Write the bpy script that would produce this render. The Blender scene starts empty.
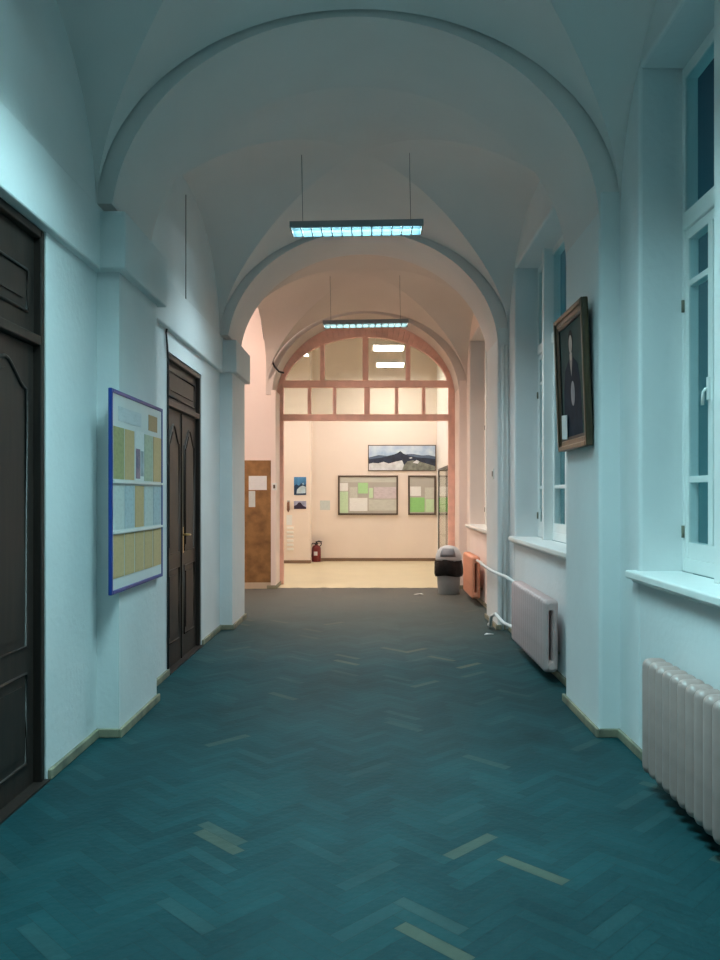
import bpy, bmesh, math, random
from mathutils import Vector, Matrix
random.seed(7)
S = bpy.context.scene
C = S.collection
PI = math.pi

# ------------------------------------------------------------------ materials
def new_mat(name):
    m = bpy.data.materials.new(name); m.use_nodes = True
    nt = m.node_tree
    b = nt.nodes['Principled BSDF']
    return m, nt, b

def mat(name, col, rough=0.6, metal=0.0, var=0.0, vscale=3.0, bump=0.0, bscale=40.0, spec=0.5, dark=None):
    m, nt, b = new_mat(name)
    b.inputs['Base Color'].default_value = (*col, 1)
    b.inputs['Roughness'].default_value = rough
    b.inputs['Metallic'].default_value = metal
    b.inputs['Specular IOR Level'].default_value = spec
    tc = nt.nodes.new('ShaderNodeTexCoord')
    if var > 0:
        n = nt.nodes.new('ShaderNodeTexNoise'); n.inputs['Scale'].default_value = vscale
        n.inputs['Detail'].default_value = 5
        nt.links.new(tc.outputs['Object'], n.inputs['Vector'])
        r = nt.nodes.new('ShaderNodeValToRGB')
        d = dark or tuple(c * (1 - var) for c in col)
        r.color_ramp.elements[0].position = 0.3; r.color_ramp.elements[0].color = (*d, 1)
        r.color_ramp.elements[1].position = 0.62; r.color_ramp.elements[1].color = (*col, 1)
        nt.links.new(n.outputs['Fac'], r.inputs['Fac'])
        nt.links.new(r.outputs['Color'], b.inputs['Base Color'])
    if bump > 0:
        n2 = nt.nodes.new('ShaderNodeTexNoise'); n2.inputs['Scale'].default_value = bscale
        n2.inputs['Detail'].default_value = 4
        nt.links.new(tc.outputs['Object'], n2.inputs['Vector'])
        bp = nt.nodes.new('ShaderNodeBump'); bp.inputs['Strength'].default_value = bump
        bp.inputs['Distance'].default_value = 0.01
        nt.links.new(n2.outputs['Fac'], bp.inputs['Height'])
        nt.links.new(bp.outputs['Normal'], b.inputs['Normal'])
    return m

def emit(name, col, strength):
    m, nt, b = new_mat(name)
    b.inputs['Base Color'].default_value = (*col, 1)
    b.inputs['Emission Color'].default_value = (*col, 1)
    b.inputs['Emission Strength'].default_value = strength
    return m

def glass(name, tint=(0.9, 0.95, 0.95), gloss=0.04):
    m = bpy.data.materials.new(name); m.use_nodes = True
    nt = m.node_tree; nt.nodes.clear()
    o = nt.nodes.new('ShaderNodeOutputMaterial')
    t = nt.nodes.new('ShaderNodeBsdfTransparent'); t.inputs['Color'].default_value = (*tint, 1)
    g = nt.nodes.new('ShaderNodeBsdfGlossy'); g.inputs['Roughness'].default_value = gloss
    f = nt.nodes.new('ShaderNodeFresnel'); f.inputs['IOR'].default_value = 1.45
    mx = nt.nodes.new('ShaderNodeMixShader')
    ge = nt.nodes.new('ShaderNodeNewGeometry'); iv = nt.nodes.new('ShaderNodeMath'); iv.operation = 'SUBTRACT'; iv.inputs[0].default_value = 1
    nt.links.new(ge.outputs['Backfacing'], iv.inputs[1])
    mu = nt.nodes.new('ShaderNodeMath'); mu.operation = 'MULTIPLY'
    nt.links.new(f.outputs['Fac'], mu.inputs[0]); nt.links.new(iv.outputs[0], mu.inputs[1])
    nt.links.new(mu.outputs[0], mx.inputs['Fac'])
    nt.links.new(t.outputs['BSDF'], mx.inputs[1]); nt.links.new(g.outputs['BSDF'], mx.inputs[2])
    nt.links.new(mx.outputs['Shader'], o.inputs['Surface'])
    return m

def wood_mat(name, c1, c2, rough=0.45):
    m, nt, b = new_mat(name)
    tc = nt.nodes.new('ShaderNodeTexCoord'); mp = nt.nodes.new('ShaderNodeMapping')
    mp.inputs['Scale'].default_value = (14, 14, 1.2)
    n = nt.nodes.new('ShaderNodeTexNoise'); n.inputs['Scale'].default_value = 2.5; n.inputs['Detail'].default_value = 6
    r = nt.nodes.new('ShaderNodeValToRGB')
    r.color_ramp.elements[0].position = .35; r.color_ramp.elements[0].color = (*c1, 1)
    r.color_ramp.elements[1].position = .68; r.color_ramp.elements[1].color = (*c2, 1)
    nt.links.new(tc.outputs['Object'], mp.inputs['Vector']); nt.links.new(mp.outputs['Vector'], n.inputs['Vector'])
    nt.links.new(n.outputs['Fac'], r.inputs['Fac']); nt.links.new(r.outputs['Color'], b.inputs['Base Color'])
    b.inputs['Roughness'].default_value = rough
    return m

def paper_mat(name, col, ink=0.22, rows=14.0):
    ink *= .7
    """paper with unreadable bands of print"""
    m, nt, b = new_mat(name)
    tc = nt.nodes.new('ShaderNodeTexCoord')
    mp = nt.nodes.new('ShaderNodeMapping'); mp.inputs['Scale'].default_value = (5, 5, rows)
    n = nt.nodes.new('ShaderNodeTexNoise'); n.inputs['Scale'].default_value = 1.0; n.inputs['Detail'].default_value = 2
    r = nt.nodes.new('ShaderNodeValToRGB')
    r.color_ramp.elements[0].position = .24; r.color_ramp.elements[0].color = (*[c * (1 - ink) for c in col], 1)
    r.color_ramp.elements[1].position = .56; r.color_ramp.elements[1].color = (*col, 1)
    nt.links.new(tc.outputs['Generated'], mp.inputs['Vector']); nt.links.new(mp.outputs['Vector'], n.inputs['Vector'])
    nt.links.new(n.outputs['Fac'], r.inputs['Fac']); nt.links.new(r.outputs['Color'], b.inputs['Base Color'])
    b.inputs['Roughness'].default_value = .7
    return m

def parquet_mat():
    m, nt, b = new_mat('worn_parquet')
    at = nt.nodes.new('ShaderNodeAttribute'); at.attribute_name = 'tone'
    r = nt.nodes.new('ShaderNodeValToRGB')
    e = r.color_ramp.elements
    e[0].position = 0.0; e[0].color = (.007, .047, .055, 1)
    e[1].position = .90; e[1].color = (.010, .063, .071, 1)
    k = e.new(.972); k.color = (.022, .072, .077, 1)
    k = e.new(1.0); k.color = (.085, .105, .080, 1)
    nt.links.new(at.outputs['Fac'], r.inputs['Fac'])
    tc = nt.nodes.new('ShaderNodeTexCoord')
    n = nt.nodes.new('ShaderNodeTexNoise'); n.inputs['Scale'].default_value = 1.3; n.inputs['Detail'].default_value = 7
    n.inputs['Roughness'].default_value = .65
    nt.links.new(tc.outputs['Object'], n.inputs['Vector'])
    mx = nt.nodes.new('ShaderNodeMix'); mx.data_type = 'RGBA'; mx.blend_type = 'MULTIPLY'
    mx.inputs['Factor'].default_value = .7
    r2 = nt.nodes.new('ShaderNodeValToRGB')
    r2.color_ramp.elements[0].position = .3; r2.color_ramp.elements[0].color = (.55, .55, .55, 1)
    r2.color_ramp.elements[1].position = .7; r2.color_ramp.elements[1].color = (1.25, 1.25, 1.25, 1)
    nt.links.new(n.outputs['Fac'], r2.inputs['Fac'])
    nt.links.new(r.outputs['Color'], mx.inputs['A']); nt.links.new(r2.outputs['Color'], mx.inputs['B'])
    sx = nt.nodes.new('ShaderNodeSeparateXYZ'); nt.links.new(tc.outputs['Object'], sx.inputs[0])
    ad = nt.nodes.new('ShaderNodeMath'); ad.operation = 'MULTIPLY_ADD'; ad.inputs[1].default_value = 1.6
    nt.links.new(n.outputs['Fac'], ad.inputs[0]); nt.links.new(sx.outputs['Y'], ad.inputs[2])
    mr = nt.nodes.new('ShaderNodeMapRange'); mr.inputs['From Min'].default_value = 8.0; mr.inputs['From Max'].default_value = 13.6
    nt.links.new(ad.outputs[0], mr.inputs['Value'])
    hall_glow = nt.nodes.new('ShaderNodeMix'); hall_glow.data_type = 'RGBA'  # floor greys towards the hall: warmer hall light put into the colour
    hall_glow.inputs['B'].default_value = (.105, .105, .092, 1)
    nt.links.new(mr.outputs['Result'], hall_glow.inputs['Factor']); nt.links.new(mx.outputs['Result'], hall_glow.inputs['A'])
    nt.links.new(hall_glow.outputs['Result'], b.inputs['Base Color'])
    b.inputs['Roughness'].default_value = .62
    b.inputs['Specular IOR Level'].default_value = .16
    n3 = nt.nodes.new('ShaderNodeTexNoise'); n3.inputs['Scale'].default_value = 30
    nt.links.new(tc.outputs['Object'], n3.inputs['Vector'])
    bp = nt.nodes.new('ShaderNodeBump'); bp.inputs['Strength'].default_value = .25; bp.inputs['Distance'].default_value = .01
    nt.links.new(n3.outputs['Fac'], bp.inputs['Height']); nt.links.new(bp.outputs['Normal'], b.inputs['Normal'])
    return m

M = dict(
    plaster=mat('white_plaster', (.74, .76, .76), .8, var=.07, vscale=1.6, bump=.25, bscale=22),
    pinkvault=mat('pink_vault_plaster', (.68, .60, .545), .9, var=.06, vscale=1.2, bump=.25, bscale=14),
    vault=mat('vault_plaster', (.76, .72, .70), .9, var=.06, vscale=1.2, bump=.25, bscale=14),
    peach=mat('peach_plaster', (.86, .76, .68), .75, var=.04, vscale=1.2, bump=.15, bscale=20),
    pinkwall=mat('pink_plaster', (.86, .74, .68), .8, var=.05, vscale=1.3, bump=.2, bscale=20),
    salmon=mat('salmon_paint', (.95, .58, .48), .5, var=.15, vscale=7),
    whitepaint=mat('white_gloss_paint', (.80, .82, .80), .4, var=.05, vscale=5),
    hallwhite=mat('hall_white', (.86, .85, .82), .7, var=.03),
    skirt=mat('stained_skirting', (.30, .28, .19), .6, var=.5, vscale=6, dark=(.12, .12, .09)),
    halltile=mat('cream_linoleum', (.74, .66, .45), .3, var=.06, vscale=2),
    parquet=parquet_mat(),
    gap=mat('parquet_gap', (.018, .032, .034), .9),
    darkwood=wood_mat('dark_door_wood', (.016, .010, .008), (.030, .018, .013), .5),
    brass=mat('brass', (.62, .42, .18), .3, .9),
    steel=mat('steel', (.45, .46, .47), .35, .9),
    blackplastic=mat('black_plastic', (.012, .012, .014), .45),
    cable=mat('dark_cable', (.02, .02, .022), .6),
    bluealu=mat('blue_frame', (.012, .045, .26), .35),
    boardwhite=mat('board_white', (.72, .76, .76), .5, var=.04, vscale=5),
    mauve=mat('mauve_enamel', (.62, .44, .42), .45, var=.12, vscale=8),
    mauvegrey=mat('greyed_enamel', (.46, .32, .29), .42, var=.15, vscale=8),
    orangeenamel=mat('salmon_enamel', (.72, .32, .20), .45, var=.12, vscale=8),
    binplastic=mat('grey_bin_plastic', (.36, .40, .42), .45, var=.08, vscale=9),
    binlid=mat('pale_grey_lid', (.50, .54, .58), .4, var=.05, vscale=9),
    bag=mat('black_bin_bag', (.006, .006, .007), .45, bump=.9, bscale=26, spec=.25),
    cork=mat('brown_panel', (.34, .175, .06), .65, var=.45, vscale=6, dark=(.17, .085, .028), bump=.2, bscale=50),
    gilt=wood_mat('gilt_frame_wood', (.035, .022, .010), (.095, .062, .026), .35),
    red=mat('red_enamel', (.16, .010, .010), .4),
    boarddark=mat('brown_board_frame', (.10, .07, .05), .45),
    boardgrey=mat('grey_board', (.47, .46, .42), .6, var=.08),
    glassdark=glass('window_glass', (.9, .97, .98)),
    glassclear=glass('clear_glass', (.93, .95, .92)),
    fixture=mat('lamp_housing', (.26, .28, .30), .6),
    fixtureframe=mat('lamp_louvre', (.10, .12, .125), .5),
    louvreblue=mat('louvre_anodised', (.010, .026, .030), .6, spec=.1),
    thread=mat('dark_hairline', (.16, .16, .16), .8),
)

# ------------------------------------------------------------------ mesh builder
class MB:
    def __init__(self): self.bm = bmesh.new(); self.mi = 0
    def _f(self, vs):
        try:
            f = self.bm.faces.new(vs); f.material_index = self.mi; return f
        except ValueError: return None
    def box(self, x0, x1, y0, y1, z0, z1, mtx=None):
        P = [(x, y, z) for z in (z0, z1) for y in (y0, y1) for x in (x0, x1)]
        v = [self.bm.verts.new((mtx @ Vector(p)) if mtx else p) for p in P]
        for q in ((0, 2, 3, 1), (4, 5, 7, 6), (0, 1, 5, 4), (2, 6, 7, 3), (1, 3, 7, 5), (0, 4, 6, 2)):
            self._f([v[i] for i in q])
        return self
    def prism(self, poly, axis, a0, a1):
        """poly: list of (p,q); axis 'x': (y,z), 'y': (x,z), 'z': (x,y)"""
        def pt(p, a):
            return {'x': (a, p[0], p[1]), 'y': (p[0], a, p[1]), 'z': (p[0], p[1], a)}[axis]
        A = [self.bm.verts.new(pt(p, a0)) for p in poly]; B = [self.bm.verts.new(pt(p, a1)) for p in poly]
        self._f(A[::-1]); self._f(B)
        n = len(poly)
        for i in range(n): self._f([A[i], A[(i + 1) % n], B[(i + 1) % n], B[i]])
        return self
    def tube(self, pts, r, seg=8, cap=True, closed=False):
        pts = [Vector(p) for p in pts]; n = len(pts); rings = []
        rr = r if isinstance(r, (list, tuple)) else [r] * n
        up = Vector((0.13, 0.27, 0.95)).normalized()
        for i, p in enumerate(pts):
            a = pts[(i - 1) % n] if (closed or i > 0) else p
            b = pts[(i + 1) % n] if (closed or i < n - 1) else p
            t = (b - a).normalized()
            s = t.cross(up)
            if s.length < 1e-3: s = t.cross(Vector((1, 0, 0)))
            s.normalize(); w = s.cross(t)
            rings.append([self.bm.verts.new(p + rr[i] * (math.cos(2 * PI * k / seg) * s + math.sin(2 * PI * k / seg) * w)) for k in range(seg)])
        m = n if closed else n - 1
        for i in range(m):
            A, B = rings[i], rings[(i + 1) % n]
            for k in range(seg):
                f = self._f([A[k], A[(k + 1) % seg], B[(k + 1) % seg], B[k]])
                if f: f.smooth = True
        if cap and not closed: self._f(rings[0][::-1]); self._f(rings[-1])
        return self
    def lathe(self, prof, cx=0, cy=0, seg=28, sx=1, sy=1, cap=True):
        rings = [[self.bm.verts.new((cx + sx * r * math.cos(2 * PI * k / seg), cy + sy * r * math.sin(2 * PI * k / seg), z)) for k in range(seg)] for r, z in prof]
        for A, B in zip(rings, rings[1:]):
            for k in range(seg):
                f = self._f([A[k], A[(k + 1) % seg], B[(k + 1) % seg], B[k]])
                if f: f.smooth = True
        if cap: self._f(rings[0][::-1]); self._f(rings[-1])
        return self
    def build(self, name, m, parent=None, bevel=0.0, seg=2, flip=True):
        if flip: bmesh.ops.recalc_face_normals(self.bm, faces=self.bm.faces[:])
        me = bpy.data.meshes.new(name); self.bm.to_mesh(me); self.bm.free()
        for k in (m if isinstance(m, (list, tuple)) else [m]):
            me.materials.append(M[k] if isinstance(k, str) else k)
        o = bpy.data.objects.new(name, me); C.objects.link(o)
        if parent is not None: o.parent = parent
        if bevel > 0:
            b = o.modifiers.new('Bevel', 'BEVEL'); b.width = bevel; b.segments = seg
            b.limit_method = 'ANGLE'; b.angle_limit = math.radians(40)
        return o

def tag(o, label, cat, group=None, kind=None):
    if label: o['label'] = label
    if cat: o['category'] = cat
    if group: o['group'] = group
    if kind: o['kind'] = kind
    return o
def thing(name, label, cat, loc=(0, 0, 0), group=None, kind=None):
    o = bpy.data.objects.new(name, None); C.objects.link(o); o.location = loc
    o.empty_display_size = .1
    return tag(o, label, cat, group, kind)
def dup(root, loc, label, group=None):
    def cp(o, parent):
        c = o.copy(); C.objects.link(c)
        if parent is not None: c.parent = parent
        for ch in list(o.children): cp(ch, c)
        return c
    r = cp(root, None); r.location = loc; r['label'] = label
    if group: r['group'] = group
    return r

# ------------------------------------------------------------------ room numbers (X right, Y along the corridor, Z up)
XL, XR = -1.72, 1.55            # wall faces
PL, PR = -1.58, 1.42            # pilaster faces
PITCH = 4.05
PIL = [0.95 + PITCH * i for i in range(4)]       # near edges of the pilasters
PW = 0.87
BAYC = [-0.655 + PITCH * i for i in range(4)]    # bay centres: -.655, 3.395, 7.445, 11.495
HL = (PITCH - PW) / 2                            # half length of a bay
YB, YE = PIL[0] - (PITCH - PW), PIL[3] + PW      # -2.23 .. 13.97
SPR = 3.27
TOP = 5.0
HALLY = 18.75

# ---- floor: herringbone blocks, random tone per block
def herringbone():
    bm = bmesh.new()
    tone = bm.loops.layers.float_color.new('tone')
    w, n = .062, 5
    rot = math.radians(45)
    def inside(x, y):
        if y > 13.2 or y < YB - .05: return False
        if XL - .12 < x < XR + .12: return True
        return -4.45 < x <= XL and PIL[2] + PW - .05 < y < 13.1
    seen = 0
    for k in range(-190, 190):
        for q in range(-30, 30):
            ox, oy = k + n * q, k - n * q
            for (x0, x1, y0, y1) in ((ox, ox + n, oy, oy + 1), (ox + n, ox + n + 1, oy + 1 - n, oy + 1)):
                cx, cy = (x0 + x1) / 2 * w, (y0 + y1) / 2 * w
                X = cx * math.cos(rot) - cy * math.sin(rot); Y = cx * math.sin(rot) + cy * math.cos(rot)
                X, Y = X - .1, Y + 5.5
                if not inside(X, Y): continue
                g = .012
                t = random.random()
                vs = []
                for (px, py) in ((x0 + g, y0 + g), (x1 - g, y0 + g), (x1 - g, y1 - g), (x0 + g, y1 - g)):
                    px *= w; py *= w
                    vs.append(bm.verts.new((px * math.cos(rot) - py * math.sin(rot) - .1, px * math.sin(rot) + py * math.cos(rot) + 5.5, 0)))
                f = bm.faces.new(vs); f.material_index = 0
                for l in f.loops: l[tone] = (t, t, t, 1)
    # base slab under the blocks
    def slab(x0, x1, y0, y1, z0=-.12, z1=-.0015):
        r = bmesh.ops.create_cube(bm, size=1)
        for v in r['verts']:
            v.co = Vector(((x0 + x1) / 2 + v.co.x * (x1 - x0), (y0 + y1) / 2 + v.co.y * (y1 - y0), (z0 + z1) / 2 + v.co.z * (z1 - z0)))
            for f in v.link_faces: f.material_index = 1
    slab(XL - .35, XR + .35, YB - .2, 13.2)
    slab(-4.6, XL - .35, PIL[2] + PW - .1, 13.2)
    me = bpy.data.meshes.new('floor'); bm.to_mesh(me); bm.free()
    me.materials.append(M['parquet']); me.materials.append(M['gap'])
    o = bpy.data.objects.new('floor', me); C.objects.link(o)
    return tag(o, 'worn dark herringbone parquet floor of the corridor', 'floor', kind='structure')
herringbone()
tag(MB().box(-5.2, 2.2, 13.2, HALLY + .3, -.12, 0.0).build('floor_hall', 'halltile'),
    'shiny cream floor of the lit hall beyond the archway', 'floor', kind='structure')

# ---- left wall
def wall_left():
    b = MB(); X0 = XL - .4
    D1 = (2.78, 4.22, 2.90); D2 = (6.75, 8.06, 2.73)
    y = YB - .2
    for (a, c, h) in (D1, D2):
        b.box(X0, XL, y, a, 0, TOP); b.box(X0, XL, a, c, h, TOP); y = c
    b.box(X0, XL, y, PIL[2] + PW, 0, TOP)
    b.box(X0, XL, PIL[3] + .05, YE, 0, TOP)
    for p in PIL:
        b.mi = 1 if p > 12 else 0
        b.box(XL - .02 if p < 12 else -1.655, PL, p, p + PW, 0, 3.25)
    b.mi = 0
    return tag(b.build('wall_left', ['plaster', 'pinkwall']), 'white plaster wall with pilasters along the door side', 'wall', kind='structure')
wall_left()
def trim_left():
    b = MB()
    for i in range(3):
        y0 = (PIL[i - 1] + PW) if i else YB
        b.box(XL - .01, XL + .045, y0, PIL[i], 2.90, 3.29)
    for p in PIL[:3]:
        b.box(XL - .01, -1.52, p - .07, p + PW + .07, 2.905, 3.265)
    return tag(b.build('trim_1', 'plaster', bevel=.012), 'projecting plaster band with block capitals above the doors', 'cornice', kind='structure')
trim_left()

# ---- right wall with window openings
WHW, SILL, WTOP = 1.25, 1.07, 3.98
def wall_right():
    b = MB(); X1 = XR + .32
    y = YB - .2
    for c in BAYC:
        if c > 11:
            b.box(XR, X1, y, PIL[2] + .5, 0, TOP); b.mi = 1; y = PIL[2] + .5
        b.box(XR, X1, y, c - WHW, 0, TOP)
        b.box(XR, X1, c - WHW, c + WHW, 0, SILL - .03); b.box(XR, X1, c - WHW, c + WHW, WTOP, TOP)
        y = c + WHW
    b.box(XR, X1, y, YE, 0, TOP)
    for p in PIL:
        b.mi = 1 if p > 12 else 0
        b.box(PR, XR + .02, p, p + PW, 0, 3.42)
    return tag(b.build('wall_right', ['plaster', 'pinkwall'], bevel=.022, seg=3), 'white plaster wall with deep window recesses', 'wall', kind='structure')
wall_right()

def skirting():
    for nm, x0, s, lab in (('baseboard_left', XL, 1, 'left'), ('baseboard_right', XR, -1, 'right')):
        b = MB(); t = .022; h = .055
        pf = PL if s > 0 else PR
        for i in range(4):
            ys = (PIL[i - 1] + PW) if i else YB
            segs = [(ys, PIL[i])]
            if s > 0 and i == 1: segs = [(ys, 2.76), (4.24, PIL[1])]
            if s > 0 and i == 2: segs = [(ys, 6.73), (8.08, PIL[2])]
            if s > 0 and i == 3: segs = []
            for a, c in segs: b.box(min(x0, x0 + s * t), max(x0, x0 + s * t), a, c, 0, h)
            p = PIL[i]
            b.box(min(pf, pf + s * t), max(pf, pf + s * t), p - t, p + PW + t, 0, h)
            b.box(min(x0, pf), max(x0, pf), p - t, p, 0, h); b.box(min(x0, pf), max(x0, pf), p + PW, p + PW + t, 0, h)
        o = b.build(nm, 'skirt', bevel=.006)
        tag(o, 'low stained skirting strip under the ' + ('door-side wall' if s > 0 else 'window-side wall'), 'skirting', kind='structure')
skirting()

# ---- vaults: groin vault per bay, transverse arches on the pilasters
XC, HWID = (XL + XR) / 2, (XR - XL) / 2
AXC, AHW, ASPR, ARISE = -.105, 1.53, 3.18, 1.325
def ceiling():
    b = MB()
    R = 1.27
    def f(s): return math.sqrt(max(0, 1 - s * s))
    def g(u, v): return .17 * (1 - u * u) * (1 - v * v) - .12 * u * u * (1 - v * v)
    N = 26
    for c in BAYC:
        b.mi = 1 if c > 11 else 0
        for sec in range(4):
            rows = []
            for i in range(N + 1):
                t = math.sin(i / N * PI / 2)
                row = []
                for j in range(2 * N + 1):
                    s = math.sin((j / N - 1) * PI / 2)
                    m = s * t
                    u, v = {0: (t, m), 1: (-t, m), 2: (m, t), 3: (m, -t)}[sec]
                    row.append(b.bm.verts.new((XC + u * HWID, c + v * HL, SPR + R * f(m) + g(u, v))))
                rows.append(row)
            for A, B in zip(rows, rows[1:]):
                for j in range(2 * N):
                    q = [A[j], A[j + 1], B[j + 1], B[j]]
                    if i == 0: pass
                    fc = b._f(q)
                    if fc: fc.smooth = True
    # degenerate apex faces are merged away
    bmesh.ops.remove_doubles(b.bm, verts=b.bm.verts[:], dist=1e-5)
    # split along groins so they stay crisp
    sharp = [e for e in b.bm.edges if len(e.link_faces) == 2 and e.link_faces[0].normal.length > 0 and e.calc_face_angle(0) > math.radians(9)]
    for fc in b.bm.faces: fc.normal_update()
    K = 48
    for p in PIL:
        b.mi = 1 if p > 12 else 0
        y0, y1 = p, p + PW
        pr = [(AXC - AHW * math.cos(PI * k / K), ASPR + ARISE * math.sin(PI * k / K)) for k in range(K + 1)]
        y0, y1 = p + .004, p + PW - .004
        ZL = 3.335 if p < 12 else ASPR
        b.box(XL - .02, AXC - AHW, y0, y1, ZL, TOP); b.box(AXC + AHW, XR + .02, y0, y1, ASPR, TOP)
        if p < 12: b.box(XL - .02, -1.69, p + .14, p + PW - .14, 3.2, 3.34)
        pr = [(x, max(z, ZL) if x < AXC else z) for x, z in pr]
        A = [b.bm.verts.new((x, y0, z)) for x, z in pr]; B = [b.bm.verts.new((x, y1, z)) for x, z in pr]
        for k in range(K):
            fc = b._f([A[k], A[k + 1], B[k + 1], B[k]]); fc.smooth = True
        for y in (y0, y1):
            a = [b.bm.verts.new((x, y, z)) for x, z in pr]; t = [b.bm.verts.new((x, y, TOP)) for x, z in pr]
            for k in range(K): b._f([a[k], a[k + 1], t[k + 1], t[k]])
    b.box(XL - .4, XR + .4, YB - .3, YE, TOP, TOP + .12)
    o = b.build('ceiling', ['vault', 'pinkvault'], flip=False)
    md = o.modifiers.new('Edge', 'EDGE_SPLIT'); md.split_angle = math.radians(14)
    return tag(o, 'white groin-vaulted plaster ceiling with round transverse arches', 'ceiling', kind='structure')
ceiling()
tag(MB().box(XL - .4, XR + .45, YB - .4, YB - .02, 0, TOP).build('wall_rear', 'plaster'), 'plain white wall closing the corridor behind the viewer', 'wall', kind='structure')

# ---- side passage off the last bay (left)
PY0, PY1 = PIL[2] + PW, PIL[3] + .05
b = MB()
b.box(-4.6, -1.64, PY1 - .02, PY1 + .25, 0, 4.7)
b.box(-4.6, -4.45, PY0, PY1, 0, 4.7)
b.box(-4.6, XL - .4, PY0 - .25, PY0, 0, 4.7)
tag(b.build('wall_passage', 'pinkwall'), 'pink plaster wall of the side passage behind the brown panel', 'wall', kind='structure')
tag(MB().box(-4.6, XL - .0, PY0 - .2, PY1 + .2, 4.7, 4.85).build('ceiling_passage', 'vault'), 'flat white ceiling over the side passage', 'ceiling', kind='structure')

# ---- hall beyond the archway
b = MB()
b.box(-5.2, XL, YE - .25, YE, 0, 5.4)
tag(b.build('wall_partition', 'peach'), 'hall side of the wall beside the archway', 'wall', kind='structure')
tag(MB().box(-5.2, 2.2, HALLY, HALLY + .25, 0, 5.4).build('wall_back', 'peach'), 'cream-peach end wall of the hall carrying the notice boards', 'wall', kind='structure')
tag(MB().box(-5.2, -1.40, 18.1, HALLY, 0, 5.4).build('wall_recess', 'peach'), 'cream wall section standing forward of the notice-board wall', 'wall', kind='structure')
tag(MB().box(1.52, 2.2, YE, HALLY, 0, 5.4).build('wall_hall_right', 'hallwhite'), 'white side wall of the hall', 'wall', kind='structure')
tag(MB().box(-5.4, -5.2, YE - .3, HALLY + .2, 0, 5.4).build('wall_hall_left', 'peach'), 'far side wall of the hall', 'wall', kind='structure')
tag(MB().box(-5.4, 2.2, YE - .01, HALLY + .3, 5.4, 5.55).build('ceiling_hall', 'vault'), 'flat white ceiling of the lit hall', 'ceiling', kind='structure')
b = MB()
b.box(-1.40, 1.52, HALLY - .02, HALLY, 0, .07); b.box(-5.2, -1.38, 18.08, 18.1, 0, .07)
tag(b.build('baseboard_back', mat('brown_skirting', (.22, .14, .09), .5)), 'thin brown skirting along the foot of the hall wall', 'skirting', kind='structure')

# ------------------------------------------------------------------ windows
def make_window(yc):
    w = thing('window_1', 'tall white casement window with wide sill above the ribbed radiator', 'window', (0, yc, 0), kind='structure')
    x0, x1 = 1.80, 1.88
    f = MB()
    f.box(x0, x1, -WHW, -WHW + .035, SILL, WTOP); f.box(x0, x1, WHW - .035, WHW, SILL, WTOP)
    f.box(x0, x1, -WHW + .035, WHW - .035, WTOP - .07, WTOP); f.box(x0, x1, -WHW + .035, WHW - .035, SILL, SILL + .08)
    f.box(x0 - .012, x1, -WHW + .035, WHW - .035, 3.03, 3.13)
    for s in (-.57, .57): f.box(x0 - .09, x1, s - .04, s + .04, SILL, WTOP)
    f.build('frame', 'whitepaint', w, bevel=.006)
    bays = ((-WHW + .035, -.61), (-.53, .53), (.61, WHW - .035))
    for (a, c) in bays:
        s = MB(); t = .045
        s.box(x0 + .005, x1 - .015, a, a + t, SILL + .08, 3.03); s.box(x0 + .005, x1 - .015, c - t, c, SILL + .08, 3.03)
        s.box(x0 + .005, x1 - .015, a + t, c - t, SILL + .08, SILL + .17); s.box(x0 + .005, x1 - .015, a + t, c - t, 2.97, 3.03)
        for z in (1.60, 2.72): s.box(x0 + .01, x1 - .02, a + t, c - t, z - .018, z + .018)
        mid = [(a + c) / 2] if c - a > 1 else [c - .345 if a > 0 else a + .345]
        for m_ in mid: s.box(x0 + .002, x1 - .015, m_ - .03, m_ + .03, SILL + .17, 2.97)
        so = s.build('sash', 'whitepaint', w, bevel=.004)
        MB().box(x0 + .012, x0 + .018, a + t * .5, c - t * .5, SILL + .12, 3.0).build('pane', 'glassdark', so)
        MB().box(x0 + .012, x0 + .018, a, c, 3.13, WTOP - .07).build('pane', 'glassdark', w)
        ym = mid[0]
        h = MB(); h.box(x0 - .012, x0 + .003, ym - .014, ym + .014, 2.02, 2.14); h.tube([(x0 - .02, ym, 2.08), (x0 - .035, ym, 2.06), (x0 - .038, ym, 1.99)], .008)
        h.build('handle', 'whitepaint', so)
    for s in (-1, 1):
        for z in (1.30, 2.60):
            MB().tube([(x0 - .006, s * (WHW - .03), z - .035), (x0 - .006, s * (WHW - .03), z + .035)], .009).build('hinge', 'skirt', w)
    sl = MB(); sl.box(1.49, 1.80, -WHW - .07, WHW + .07, SILL - .045, SILL)
    sl.box(1.52, 1.56, -WHW - .05, WHW + .05, SILL - .065, SILL - .045)
    o = sl.build('window_sill', 'whitepaint', w, bevel=.012, seg=3)
    return w
# the sill lugs run in front of the wall face, its body in the recess
win = make_window(BAYC[1])
dup(win, (0, BAYC[2], 0), 'tall white window recess beyond the framed portrait', None).name = 'window_2'
dup(win, (0, BAYC[3], 0), 'window recess in the last bay, above the salmon-orange radiator', None).name = 'window_3'

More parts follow.
